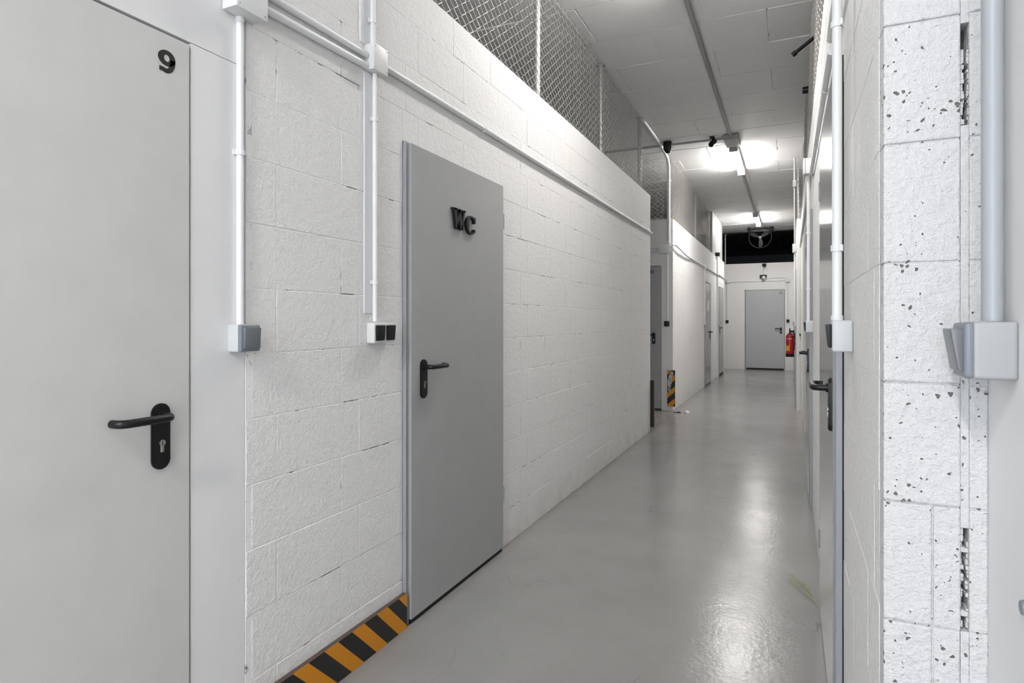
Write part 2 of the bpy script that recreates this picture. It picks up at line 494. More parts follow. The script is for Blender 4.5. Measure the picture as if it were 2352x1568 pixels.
# right wall, seen at a grazing angle. local x runs towards the camera
block_wall('wall_right', (XR, 9.72, 0), RIGHT, 9.72 - 1.250, WT, 0.19, 'white painted block wall on the right with two glossy grey doors, seen edge-on',
           openings=[(9.72 - 5.76, 9.72 - 4.72, 2.09), (9.72 - 3.09, 9.72 - 2.03, 2.09)], jm=M['joint_clean'], phase=0.2, bev=0.0010, gap=0.0012, joint_back=0.0008)
block_wall('wall_right.001', (0.085, YF, 0), RIGHT, YF - 9.74, WT, 0.25, 'farther stretch of the right wall, standing slightly into the corridor behind the extinguisher',
           openings=[(YF - 15.3, YF - 14.3, 2.09), (YF - 11.1, YF - 10.1, 2.09)], m=M['block_far'], jm=M['joint_clean'])

# porous pier in front on the right (its end face looks at the camera)
bm = new(); bx(bm, 0.2525, 0.288, 1.2375, 1.2475, 0, CEIL)
pier = obj('wall_pier', bm, M['rear'])
tag(pier, 'porous white block pier in the right foreground, pitted and cracked', 'pier', kind='structure')
z = -0.003; k = 0
while z < CEIL - 0.02:
    h = min(0.2, CEIL - z)
    segs = [(XR, 0.213), (0.2135, 0.252), (0.262, 0.2885)] if k < 5 else [(XR, 0.252), (0.262, 0.2885)]
    for s, t in segs:
        me = block_mesh(t - s - 0.0015, h - 0.0025, 0.0345 if s > 0.2 else 0.049, M['block_old'], 0.003)
        c = bpy.data.objects.new('block', me); COL.objects.link(c); c.parent = pier
        c.location = ((s + t) / 2, 1.20 + random.uniform(-0.0012, 0.0012), z + h / 2)
        c.rotation_euler = (random.uniform(-1, 1) * 0.004, 0, random.uniform(-1, 1) * 0.004)
    if k == 4: spans = [(z + h * 0.84, z + h)]            # here the upright joint has fallen out
    elif k == 8: spans = [(z, z + h * 0.10), (z + h * 0.93, z + h)]
    else: spans = [(z, z + h)]
    for a, b_ in spans:
        bm = new(); bx(bm, 0.2515, 0.2625, 1.2025, 1.237, a, b_)
        obj('mortar', bm, M['block_old'], pier)
    if k in (4, 8):                                      # ragged remains of mortar in the open joint
        bm = new()
        zz = z + (0.004 if k == 4 else 0.022)
        top = z + (0.165 if k == 4 else 0.140)
        while zz < top:
            hh = random.uniform(0.004, 0.013)
            wl = random.uniform(0.001, 0.005) if k == 4 else random.uniform(0.003, 0.0062)
            wr = random.uniform(0.0, 0.004)
            if random.random() < 0.12: wl, wr = 0.007, 0.005
            y_ = 1.2035 + random.uniform(0, 0.006)
            bx(bm, 0.2505, 0.2515 + wl, y_, 1.236, zz, zz + hh, 0.0008, 1)
            if wr > 0.001: bx(bm, 0.2625 - wr, 0.2632, y_, 1.236, zz, zz + hh * 0.9, 0.0008, 1)
            zz += hh
        obj('mortar_remains', bm, M['block_old'], pier)['kind'] = 'stuff'
    z += 0.2; k += 1
bm = new(); bx(bm, 0.146, 0.250, 1.2035, 1.2372, 0, CEIL)
bx(bm, 0.2630, 0.2885, 1.2035, 1.2372, 0, CEIL)
obj('mortar_bed', bm, M['block_old'], pier)

# smooth wall beside the camera on the right
bm = new(); bx(bm, 0.288, 0.42, -3.4, 1.2475, 0, CEIL, 0)
tag(obj('wall_near', bm, M['plaster']), 'smooth off-white wall at the right edge, with the blue-grey switch', 'wall', kind='structure')
bm = new(); cyl(bm, (0.2885, 1.030, 0.915), (0.282, 1.030, 0.915), 0.011, 0.009, n=16)
tag(obj('wall_plug', bm, M['rim'], None, True), 'small dark blue-grey plug on the smooth wall at the right edge, below the switch', 'plug')
# smooth wall around door 9
bm = new()
bx(bm, -1.66, -1.5035, 1.161, 1.343, 0, 2.0655); bx(bm, -1.66, -1.5025, -0.9, 1.343, 2.067, WT); bx(bm, -1.66, -1.510, -3.4, 0.19, 0, 2.078)
tag(obj('wall_jamb', bm, M['plaster']), 'smooth bluish-white wall around the pale door numbered 9', 'wall', kind='structure')
# wall behind the camera with the gate opening
bm = new()
bx(bm, -2.0, 0.5, -3.6, -3.42, 2.85, CEIL)
tag(obj('wall_back', bm, M['plaster']), 'lintel over the entrance behind the camera', 'wall', kind='structure')

# plaster strips behind the second conduit
bm = new(); bx(bm, -1.502, -1.4955, 1.905, 1.985, 1.33, 2.268, 0.002); bx(bm, -1.502, -1.4955, 1.88, 1.975, 2.37, WT - 0.01, 0.002)
tag(obj('trim_1', bm, M['plaster']), 'smooth bluish filler strip on the block wall behind the white conduit', 'trim', kind='structure')

# floor
bm = new(); bx(bm, -5.2, 3.2, -3.6, 22.5, -0.12, 0.0)
tag(obj('floor', bm, M['floor']), 'worn light grey painted concrete floor with lamp reflections', 'floor', kind='structure')

# ceiling: pieces with joints
bm = new(); bx(bm, -5.2, 3.2, -3.6, 22.5, CEIL + 0.006, CEIL + 0.2)
ceil = obj('ceiling', bm, M['ceil_joint'])
tag(ceil, 'dim white ceiling of large rough panels with open joints', 'ceiling', kind='structure')
y = -3.52; row = 0
PAN = {}
while y < 17.7:
    d = 0.617
    offx = -1.065 if row % 2 == 0 else -0.62
    x = offx - 4 * 0.9
    while x < 2.6:
        a, b_ = max(x, -5.0), min(x + 0.9, 2.6)
        if b_ - a > 0.06 and (a < 0.5):
            key = (round(b_ - a, 3))
            if key not in PAN:
                t = bmesh.new(); bmesh.ops.create_cube(t, size=1.0)
                for v in t.verts: v.co = Vector((v.co.x * (b_ - a - 0.006), v.co.y * (d - 0.006), v.co.z * 0.014 + 0.007))
                bmesh.ops.bevel(t, geom=[e_ for e_ in t.edges if all(v.co.z < 1e-6 for v in e_.verts)], offset=0.004, segments=2, affect='EDGES')
                bb = new(); merge(bb, t); PAN[key] = mesh('ceiling_panel', bb, M['ceil'])
            c = bpy.data.objects.new('ceiling_panel', PAN[key]); COL.objects.link(c); c.parent = ceil
            c.location = ((a + b_) / 2, y + d / 2, CEIL + random.uniform(-0.004, 0.002))
            c.rotation_euler = (random.uniform(-1, 1) * 0.006, random.uniform(-1, 1) * 0.003, 0)
        x += 0.9
    y += d; row += 1

# dim storage space behind the netting, and the dark room beyond the end wall
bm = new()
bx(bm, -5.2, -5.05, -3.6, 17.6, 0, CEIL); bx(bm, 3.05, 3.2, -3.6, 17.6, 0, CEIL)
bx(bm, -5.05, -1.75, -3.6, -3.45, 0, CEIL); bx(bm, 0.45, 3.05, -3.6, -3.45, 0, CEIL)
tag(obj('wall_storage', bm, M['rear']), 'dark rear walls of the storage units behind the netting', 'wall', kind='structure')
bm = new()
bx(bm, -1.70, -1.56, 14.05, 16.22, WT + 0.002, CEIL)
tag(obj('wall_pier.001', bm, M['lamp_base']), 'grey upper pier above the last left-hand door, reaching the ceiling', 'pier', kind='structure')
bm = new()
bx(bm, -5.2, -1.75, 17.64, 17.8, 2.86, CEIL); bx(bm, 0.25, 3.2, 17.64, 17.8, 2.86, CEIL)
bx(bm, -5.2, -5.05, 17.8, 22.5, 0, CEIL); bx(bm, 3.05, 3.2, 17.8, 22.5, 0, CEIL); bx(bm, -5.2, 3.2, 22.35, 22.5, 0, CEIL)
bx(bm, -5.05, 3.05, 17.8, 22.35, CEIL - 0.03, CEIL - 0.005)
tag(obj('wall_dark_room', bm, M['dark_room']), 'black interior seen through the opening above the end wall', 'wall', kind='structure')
bm = new(); bx(bm, -2.05, 0.4, 21.2, 21.3, 2.2, 3.42, 0.01)
bx(bm, -2.1, -2.0, 21.15, 21.32, 0, 3.46, 0.01)
tag(obj('cabinet', bm, M['dark_panel']), 'large bluish panel standing in the dark room above the end wall', 'panel')

# ------------------------------------------------------------------ lettering
def text_mesh(bm, s, size, x, z, y, depth, offset=0.0, sx=1.0):
    cu = bpy.data.curves.new('t', 'FONT'); cu.body = s; cu.size = size; cu.extrude = depth; cu.offset = offset
    cu.align_x = 'CENTER'; cu.align_y = 'CENTER'
    cu.resolution_u = 6
    to = bpy.data.objects.new('t', cu); COL.objects.link(to)
    bpy.context.view_layer.update()
    me = bpy.data.meshes.new_from_object(to.evaluated_get(bpy.context.evaluated_depsgraph_get()))
    me.transform(Matrix.Translation((x, y, z)) @ Matrix.Rotation(R(90), 4, 'X') @ Matrix.Diagonal((sx, 1, 1, 1)))
    bm.from_mesh(me)
    bpy.data.meshes.remove(me); bpy.data.objects.remove(to); bpy.data.curves.remove(cu)
    return bm

def stroke(bm, p0, p1, w_, y0, y1):
    (x0, z0), (x1, z1) = p0, p1
    h = w_ / 2
    prism(bm, [(x0 - h, z0), (x0 + h, z0), (x1 + h, z1), (x1 - h, z1)], y0, y1)

def letter_w(bm, x, z, wd, ht, y0, y1):
    """slab-serif W"""
    s = 0.20 * wd
    stroke(bm, (x + 0.14 * wd, z + ht), (x + 0.33 * wd, z), s, y0, y1)
    stroke(bm, (x + 0.50 * wd, z + ht * 0.98), (x + 0.33 * wd, z), s * 0.62, y0, y1)
    stroke(bm, (x + 0.50 * wd, z + ht * 0.98), (x + 0.70 * wd, z), s, y0, y1)
    stroke(bm, (x + 0.90 * wd, z + ht), (x + 0.70 * wd, z), s * 0.62, y0, y1)
    for c, hw in ((0.14, 0.17), (0.50, 0.15), (0.89, 0.13)):
        bx(bm, x + (c - hw) * wd, x + (c + hw) * wd, y0, y1, z + ht * 0.92, z + ht)

def digit_nine(bm, cx, cz, wd, ht, y0, y1):
    n = 28
    rz = ht * 0.345; zc = cz + ht * 0.155
    t = bmesh.new()
    o_ = [(cx + wd * 0.5 * math.cos(2 * PI * i / n), zc + rz * math.sin(2 * PI * i / n)) for i in range(n)]
    i_ = [(cx + wd * 0.165 * math.cos(2 * PI * i / n), zc + rz * 0.44 * math.sin(2 * PI * i / n)) for i in range(n)]
    for i in range(n):
        prism(bm, [o_[i], o_[(i + 1) % n], i_[(i + 1) % n], i_[i]], y0, y1)
    # stem sweeping from the right of the bowl down to the bottom left
    ou, inn = [], []
    for k in range(15):
        a = R(8 - 118 * k / 14)
        ou.append((cx - wd * 0.02 + wd * 0.52 * math.cos(a), cz + ht * 0.08 + ht * 0.58 * math.sin(a)))
        inn.append((cx - wd * 0.04 + wd * 0.24 * math.cos(a), cz + ht * 0.08 + ht * 0.385 * math.sin(a)))
    ou.append((cx - wd * 0.42, cz - ht * 0.455)); inn.append((cx - wd * 0.42, cz - ht * 0.265))
    for k in range(len(ou) - 1):
        prism(bm, [ou[k], ou[k + 1], inn[k + 1], inn[k]], y0, y1)
    t.free()
    return bm

def letter_c(bm, x, z, wd, ht, y0, y1):
    cx, cz = x + wd * 0.52, z + ht / 2
    outer, inner = [], []
    for i in range(25):
        a = R(48 + (312 - 48) * i / 24)
        outer.append((cx + wd * 0.50 * math.cos(a), cz + ht * 0.50 * math.sin(a)))
        k = 0.50 - (0.10 + 0.17 * abs(math.cos(a)) ** 1.4)
        inner.append((cx + wd * (k + 0.02) * math.cos(a), cz + ht * 0.405 * math.sin(a)))
    for i in range(24):
        prism(bm, [outer[i], outer[i + 1], inner[i + 1], inner[i]], y0, y1)
    bx(bm, x + wd * 0.82, x + wd * 0.96, y0, y1, z + ht * 0.62, z + ht * 0.95)
    bx(bm, x + wd * 0.80, x + wd * 0.94, y0, y1, z + ht * 0.14, z + ht * 0.30)

# ------------------------------------------------------------------ doors
def handle(parent, px, pz, side, y, lever_len=0.135, cyl_m=None, ph=0.172, rise=0.033):
    """oval back plate with a returned tubular lever; side=+1 lever points to local +x, -1 to -x. pz = lever axis height"""
    top = pz + rise; bot = top - ph; hw = 0.0255
    bm = new()
    poly = [(px + hw * math.cos(R(a)), top - hw + hw * math.sin(R(a))) for a in range(0, 181, 15)] + \
           [(px + hw * math.cos(R(a)), bot + hw + hw * math.sin(R(a))) for a in range(180, 361, 15)]
    prism(bm, poly, y - 0.009, y, 0.003)
    plate = obj('handle_plate', bm, M['black'], parent, True)
    bm = new()
    r = 0.0105
    so = 0.052
    pts = [(px, y - 0.008, pz), (px, y - so + 0.018, pz)]
    pts += [(px + side * (0.018 - 0.018 * math.cos(R(a))), y - so + 0.018 - 0.018 * math.sin(R(a)), pz) for a in (20, 45, 70, 90)]
    pts += [(px + side * (lever_len - 0.022), y - so, pz)]
    pts += [(px + side * (lever_len - 0.022 + 0.022 * math.sin(R(a))), y - so + 0.022 - 0.022 * math.cos(R(a)), pz) for a in (20, 45, 70, 90)]
    pts += [(px + side * lever_len, y - 0.018, pz)]
    tube(bm, pts, r, 16)
    cyl(bm, (px, y - 0.009, pz), (px, y - 0.016, pz), 0.0145, n=20)
    obj('lever', bm, M['black'], plate, True)
    bm = new()
    cz = pz - 0.078
    cyl(bm, (px, y - 0.0112, cz + 0.008), (px, y - 0.008, cz + 0.008), 0.0085, n=20)
    bx(bm, px - 0.005, px + 0.005, y - 0.0108, y - 0.008, cz - 0.016, cz + 0.004, 0.0015)
    obj('lock_cylinder', bm, cyl_m or M['steel'], plate, True)
    bm = new(); bx(bm, px - 0.001, px + 0.001, y - 0.0116, y - 0.0108, cz + 0.003, cz + 0.013)
    obj('keyway', bm, M['black_flat'], plate)
    return plate

def door(name, loc, rz, label, width, height, leaf_m, hs, proud=0.025, frame_w=0.033, z0=0.022, hz=1.06, group=None, cyl_m=None,
         frame_sides=(1, 1), gap_strip=True, hinge=True, hx=0.075, frame_h=None, frame_proud=0.010):
    """door with folded steel frame; hs=+1 handle at the local right edge, lever pointing left"""
    r = root(name, loc, rz, label, 'door', group, 'structure')
    fh = frame_h or height + 0.004
    fw = frame_w
    if fw:
        bm = new()
        for s, on in ((0, frame_sides[0]), (1, frame_sides[1])):
            if not on: continue
            a, b_ = (-fw, 0.004) if s == 0 else (width - 0.004, width + fw)
            if fw > 0.06:
                m_ = (a + b_) / 2
                bx(bm, a, m_ - 0.003, -frame_proud, 0.10, 0, fh, 0.0015); bx(bm, m_ + 0.003, b_, -frame_proud - 0.003, 0.10, 0, fh, 0.0015)
                bx(bm, m_ - 0.004, m_ + 0.004, -0.002, 0.09, 0, fh)
            else:
                bx(bm, a, b_, -frame_proud, 0.10, 0, fh, 0.0015)
            e0 = a + 0.002 if s == 0 else b_ - 0.009
            bx(bm, e0, e0 + 0.007, -frame_proud - 0.004, -frame_proud + 0.002, 0, fh, 0.001)
        bx(bm, -fw if frame_sides[0] else 0, width + (fw if frame_sides[1] else 0), -0.002, 0.10, height - 0.006, fh, 0.001)
        obj('frame', bm, M['frame'], r)
    if fw > 0.06:
        bm = new(); bx(bm, width + fw, width + fw + 0.004, -0.0035, 0.05, 0.0, fh); obj('seal', bm, M['black_flat'], r)
    bm = new(); bx(bm, 0, width, -proud, 0.03, z0, height, 0.0016)
    leaf = obj('leaf', bm, leaf_m, r)
    if gap_strip:
        bm = new(); bx(bm, 0.004, width - 0.004, -proud + 0.007, 0.045, 0.0005, z0 - 0.001)
        obj('gap_shade', bm, M['black_flat'], r)  # black strip painted as the shade in the gap under the leaf
    if hinge:
        for zz in (0.28, height - 0.24):
            bm = new()
            xh = width + 0.006 if hs < 0 else -0.006
            cyl(bm, (xh, -proud + 0.004, zz), (xh, -proud + 0.004, zz + 0.085), 0.0075, n=14)
            obj('hinge', bm, leaf_m, r, True)
    px = width - hx if hs > 0 else hx
    handle(r, px, hz, -1 if hs > 0 else 1, -proud, cyl_m=cyl_m)
    return r

# door 9
d9 = door('door_1', (-1.510, 0.214, 0), LEFT, 'pale grey door numbered 9 at the left edge, black lever handle', 0.94, 2.058, M['door_pale'], +1,
          proud=0.010, frame_w=0, hz=1.052, hinge=False, hx=0.086)
bm = new(); digit_nine(bm, 0.873, 1.985, 0.049, 0.060, -0.0112, -0.0098)
n9 = obj('number', bm, M['vinyl'], d9); n9['label'] = 'bold black number 9'

# WC door
dw = door('door_2', (XL, 2.194, 0), LEFT, 'mid grey door with black raised WC letters in the left wall', 0.920, 2.062, M['door_grey'], -1,
          proud=0.025, frame_w=0.027, hz=1.098, cyl_m=M['brass'], hx=0.092, frame_sides=(1, 0), frame_h=2.066)
bm = new(); letter_w(bm, 2.528 - 2.194, 1.745, 0.118, 0.098, -0.041, -0.0255)
o = obj('letter', bm, M['black'], dw); o['label'] = 'black slab-serif letter W'
bm = new(); letter_c(bm, 2.655 - 2.194, 1.735, 0.100, 0.094, -0.041, -0.0255)
o = obj('letter', bm, M['black'], dw); o['label'] = 'black slab-serif letter C'
bm = new(); bx(bm, 0.9215, 0.930, -0.014, -0.002, 1.74, 1.86, 0.001); obj('hinge_cover', bm, M['frame'], dw)

# door 31
d31 = door('door_3', (-2.645, 9.0, 0), FAR, 'dark grey door numbered 31 in the side passage, half hidden by the wall corner', 0.94, 2.098, M['door_grey'], +1,
           proud=0.01, frame_w=0.03, hz=1.10, hx=0.115, hinge=False, frame_sides=(1, 0))
bm = new(); text_mesh(bm, '31', 0.075, 0.80, 2.020, -0.0112, 0.0006, 0.0024, 1.05)
obj('number', bm, M['vinyl'], d31)['label'] = 'bold black number 31'

# end door
d15 = door('door_4', (-1.083, YF, 0), FAR, 'closed grey door numbered 15 in the far end wall', 0.935, 2.122, M['door_far'], +1,
           proud=0.012, frame_w=0.022, hz=1.10, hx=0.075, hinge=False, z0=0.045)
bm = new(); text_mesh(bm, '15', 0.085, 0.845, 2.04, -0.0132, 0.0006, 0.0008, 1.0)
obj('number', bm, M['vinyl'], d15)['label'] = 'black number 15'

# doors of the farther left walls
da = door('door_5', (-1.545, 12.545, 0), LEFT, 'light grey door with a small white notice, beyond the side passage on the left', 0.96, 2.068, M['door_gloss'], +1,
          proud=0.012, frame_w=0.03, hz=1.07, hx=0.12, hinge=False)
bm = new(); bx(bm, 0.40, 0.56, -0.0135, -0.0121, 1.50, 1.72); obj('notice', bm, M['paper'], da)['label'] = 'small white paper notice'
door('door_6', (-1.515, 14.92, 0), LEFT, 'last grey door on the left, in the bright wall end, black strip as gap shade at its foot', 0.94, 2.095, M['door_grey'], -1,
     proud=0.012, frame_w=0.03, hz=1.14, hx=0.10, hinge=False, z0=0.06)
# right-hand doors (local x towards the camera)
door('door_7', (XR, 3.060, 0), RIGHT, 'glossy grey door on the right nearest the camera, black lever handle', 0.935, 2.078, M['door_gloss'], +1,
     proud=0.023, frame_w=0.088, hz=1.085, hx=0.085, frame_proud=0.016)
door('door_8', (XR, 5.72, 0), RIGHT, 'glossy grey door on the right beyond the nearest one, its handle before the extinguisher', 0.94, 2.078, M['door_gloss'], +1,
     proud=0.023, frame_w=0.05, hz=1.07, hx=0.085, frame_proud=0.014)
door('door_9', (0.085, 11.06, 0), RIGHT, 'narrowly seen grey door on the right, just past the wall step before the extinguisher', 0.94, 2.078, M['door_gloss'], +1,
     proud=0.012, frame_w=0.03, hz=1.07, hx=0.1)
door('door_10', (0.085, 15.27, 0), RIGHT, 'last grey door on the right beyond the extinguisher, a dark line in the photo', 0.94, 2.078, M['door_grey'], -1,
     proud=0.012, frame_w=0.03, hz=1.07, hx=0.1)

# ------------------------------------------------------------------ switches, boxes, conduits
def switch(loc, rz, label, w_=0.076, h=0.082, d=0.044, gangs=1, body=None, rim=None, rock=None, group=None, tilt=0.05):
    r = root('light_switch', loc, rz, label, 'switch', group)
    body = body or M['box']; rim = rim or M['rim']; rock = rock or M['rocker']
    bm = new(); bx(bm, -w_ / 2, w_ / 2, -d, 0, -h / 2, h / 2, 0.006, 3); obj('housing', bm, body, r, True)
    if rim is not body:
        bm = new(); bx(bm, -w_ / 2 + 0.001, w_ / 2 - 0.001, -d - 0.010, -d + 0.004, -h / 2 + 0.001, h / 2 - 0.001, 0.006, 3); obj('rim', bm, rim, r, True)
    gw = w_ / gangs
    for g_ in range(gangs):
        cx = -w_ / 2 + gw * (g_ + 0.5)
        bm = new()
        yb = -d - (0.010 if rim is not body else 0.0)
        hw = gw / 2 - 0.009; hh = h / 2 - 0.010
        bx(bm, cx - hw, cx + hw, yb - 0.010, yb + 0.001, -hh, hh, 0.003, 2)
        for v in bm.verts:
            if v.co.y < yb - 0.004: v.co.y -= tilt * v.co.z
        obj('rocker', bm, rock, r, True)
    return r

def junction(loc, rz, label, w_, h, d, group=None, m=None):
    r = root('junction_box', loc, rz, label, 'junction box', group)
    bm = new(); bx(bm, -w_ / 2, w_ / 2, -d * 0.8, 0, -h / 2, h / 2, 0.005, 2); obj('housing', bm, m or M['box_white'], r, True)
    bm = new(); bx(bm, -w_ / 2 - 0.001, w_ / 2 + 0.001, -d, -d * 0.8, -h / 2 - 0.001, h / 2 + 0.001, 0.003, 2); lid = obj('lid', bm, m or M['box_white'], r, True)
    bm = new()
    for sx in (-1, 1):
        for sz in (-1, 1):
            cyl(bm, (sx * (w_ / 2 - 0.01), -d - 0.001, sz * (h / 2 - 0.01)), (sx * (w_ / 2 - 0.01), -d + 0.001, sz * (h / 2 - 0.01)), 0.0025, n=8)
    obj('screws', bm, M['pvc_grey'], lid)['kind'] = 'stuff'
    return r

def clip(parent, c, wall_dir, r, m, along='z'):
    """saddle clip round a conduit: ring plus foot reaching to the wall; wall_dir is the unit direction to the wall"""
    bm = new(); wd = Vector(wall_dir); c = Vector(c)
    ax = {'z': Vector((0, 0, 1)), 'y': Vector((0, 1, 0)), 'x': Vector((1, 0, 0))}[along]
    cyl(bm, c - ax * 0.008, c + ax * 0.008, r + 0.003, n=18)
    s = wd.cross(ax)
    f = c + wd * (r * 0.55)
    e0 = f - ax * 0.008 - s * (r + 0.008); e1 = f + ax * 0.008 + s * (r + 0.008) + wd * (r * 0.45)
    bx(bm, min(e0.x, e1.x), max(e0.x, e1.x), min(e0.y, e1.y), max(e0.y, e1.y), min(e0.z, e1.z), max(e0.z, e1.z), 0.001)
    return obj('clip', bm, m, parent)

def conduit(name, pts, r, label, m=None, clips=(), wall_dir=(-1, 0, 0), along='z', group=None, sockets=()):
    m = m or M['pvc']
    bm = new(); tube(bm, pts, r, 18)
    rt = root(name, (0, 0, 0), 0, label, 'conduit', group)
    p0 = Vector(pts[0]); rt.location = p0
    for v in bm.verts: v.co -= p0
    obj('pipe', bm, m, rt, True)
    for c in clips: clip(rt, Vector(c) - p0, wall_dir, r, m, along)
    for a, b_ in sockets:
        bm = new(); cyl(bm, Vector(a) - p0, Vector(b_) - p0, r + 0.0025, n=18); obj('socket', bm, m, rt, True)
    return rt

# left wall, near
switch((-1.507, 1.321, 1.2495), LEFT, 'grey single switch at the foot of the leftmost conduit, beside the pale door')
conduit('conduit', [(-1.494, 1.318, 1.290), (-1.494, 1.318, 2.207)], 0.0105, 'leftmost upright white conduit, above the grey single switch', clips=[(-1.494, 1.318, 1.802)],
        sockets=[((-1.494, 1.318, 2.190), (-1.494, 1.318, 2.2075))])
junction((-1.5, 1.315, 2.262), LEFT, 'large grey-white junction box at the top left, above the leftmost conduit', 0.112, 0.115, 0.062)
conduit('conduit', [(-1.486, 1.3725, 2.318), (-1.486, 1.60, 2.322), (-1.486, 1.905, 2.325)], 0.012, 'upper of the two conduits between the two left junction boxes', along='y')
conduit('conduit', [(-1.4865, 1.3725, 2.270), (-1.4865, 1.60, 2.276), (-1.4865, 1.905, 2.284)], 0.013, 'lower of the two conduits between the two left junction boxes', along='y')
junction((-1.5, 1.952, 2.320), LEFT, 'white junction box above the black double switch', 0.088, 0.100, 0.048)
conduit('conduit', [(-1.483, 1.953, 1.298), (-1.483, 1.953, 2.269)], 0.0098, 'bright white upright conduit above the black double switch', clips=[(-1.483, 1.953, 1.452), (-1.483, 1.953, 2.09)])
conduit('conduit', [(-1.483, 1.940, 2.371), (-1.483, 1.940, WT - 0.012)], 0.0095, 'short white conduit rising from the second left junction box', clips=[(-1.483, 1.940, 2.47)])
switch((-1.5, 1.989, 1.2535), LEFT, 'black two-key switch on the block wall beside the WC door', w_=0.136, h=0.080, d=0.038, gangs=2, body=M['box_white'], rim=M['box_white'], rock=M['black'], tilt=0.08)
cl = [(-1.4865, yy, 2.322 + 0.0025 * (yy - 2)) for yy in (2.9, 3.9, 4.9, 5.9, 6.9)]
conduit('conduit', [(-1.4865, 1.997, 2.322), (-1.4865, 7.23, 2.335)], 0.013, 'long white conduit running along the left wall above the WC door', along='y', clips=cl, m=M['box_white'])
# side passage
conduit('conduit', [(-1.60, 7.31, CEIL - 0.02), (-1.60, 7.9, CEIL - 0.025), (-1.60, 8.30, CEIL - 0.035), (-1.60, 8.62, CEIL - 0.05), (-1.60, 8.86, CEIL - 0.09), (-1.60, 8.955, CEIL - 0.18), (-1.60, 8.972, CEIL - 0.30), (-1.60, 8.976, 2.42)],
        0.022, 'thick light conduit bending from the ceiling down to the corner pier by door 31', m=M['pvc'], clips=[(-1.60, 8.976, 3.34)], wall_dir=(0, 1, 0))
junction((-1.66, 8.998, 2.345), FAR, 'white junction box on the corner pier above door 31', 0.16, 0.115, 0.055)
conduit('conduit', [(-2.55, 8.982, 2.37), (-1.742, 8.982, 2.37)], 0.009, 'upper thin conduit entering the junction box above door 31', wall_dir=(0, 1, 0), along='x')
conduit('conduit', [(-2.55, 8.982, 2.315), (-1.742, 8.982, 2.315)], 0.009, 'lower thin conduit entering the junction box above door 31', wall_dir=(0, 1, 0), along='x')
conduit('conduit', [(-1.622, 8.984, 1.302), (-1.622, 8.984, 2.286)], 0.008, 'thin upright conduit on the corner pier above its black switch', wall_dir=(0, 1, 0), clips=[(-1.622, 8.984, 1.8)])
switch((-1.630, 8.998, 1.262), FAR, 'small black switch on the corner pier beside door 31', w_=0.072, h=0.076, d=0.034, body=M['black'], rim=M['black'], rock=M['black'])
# second left wall
conduit('conduit', [(-1.578, 8.962, 2.375), (-1.54, 8.962, 2.395), (-1.508, 9.01, 2.40), (-1.500, 9.35, 2.375), (-1.515, 10.1, 2.35), (-1.527, 10.8, 2.36), (-1.5305, 11.6, 2.365), (-1.5305, 12.47, 2.365)],
        0.014, 'sagging conduit running round the corner pier and along the second left wall', along='y', m=M['box_white'])
conduit('conduit', [(-1.5305, 12.56, 2.365), (-1.5305, 14.70, 2.37), (-1.500, 14.765, 2.37), (-1.500, 16.25, 2.37)], 0.014, 'conduit above the last two doors on the left', along='y', m=M['box_white'])
junction((-1.545, 12.515, 2.365), LEFT, 'small junction box above the conduit beside the door with the white notice', 0.08, 0.08, 0.045)
conduit('conduit', [(-1.532, 12.500, 1.302), (-1.532, 12.500, 2.324)], 0.010, 'upright conduit beside the door with the white notice')
switch((-1.545, 12.475, 1.262), LEFT, 'white switch beside the door with the white notice', body=M['box'], rim=M['box'], rock=M['rocker'], w_=0.07, h=0.076, d=0.040)
switch((-1.515, 14.828, 1.262), LEFT, 'pale switch beside the last left-hand door', body=M['box'], rim=M['box'], rock=M['rim'], w_=0.07, h=0.076, d=0.040)
# end wall
junction((-1.545, YF, 2.385), FAR, 'junction box at the left end of the conduit on the far wall', 0.10, 0.10, 0.05)
junction((-0.075, YF, 2.375), FAR, 'junction box near the right end of the far wall', 0.10, 0.10, 0.05)
conduit('conduit', [(-1.495, YF - 0.012, 2.365), (-0.62, YF - 0.012, 2.368), (-0.125, YF - 0.012, 2.37)], 0.010, 'long level conduit above the far door', wall_dir=(0, 1, 0), along='x')
conduit('conduit', [(-0.60, YF - 0.012, 2.445), (-0.16, YF - 0.012, 2.445), (-0.115, YF - 0.012, 2.435), (-0.095, YF - 0.012, 2.425)], 0.010, 'short upper conduit right of the emergency lamp', wall_dir=(0, 1, 0), along='x')
conduit('conduit', [(-1.565, YF - 0.014, 1.325), (-1.565, YF - 0.014, 2.334)], 0.009, 'upright conduit left of the far door', wall_dir=(0, 1, 0))
conduit('conduit', [(-0.062, YF - 0.014, 1.345), (-0.062, YF - 0.014, 2.324)], 0.009, 'upright conduit right of the far door', wall_dir=(0, 1, 0))
switch((-1.565, YF, 1.288), FAR, 'small black switch left of the far door', w_=0.07, h=0.072, d=0.034, body=M['black'], rim=M['black'], rock=M['black'])
switch((-0.055, YF, 1.305), FAR, 'small black switch right of the far door above the extinguisher', w_=0.07, h=0.072, d=0.034, body=M['black'], rim=M['black'], rock=M['black'])

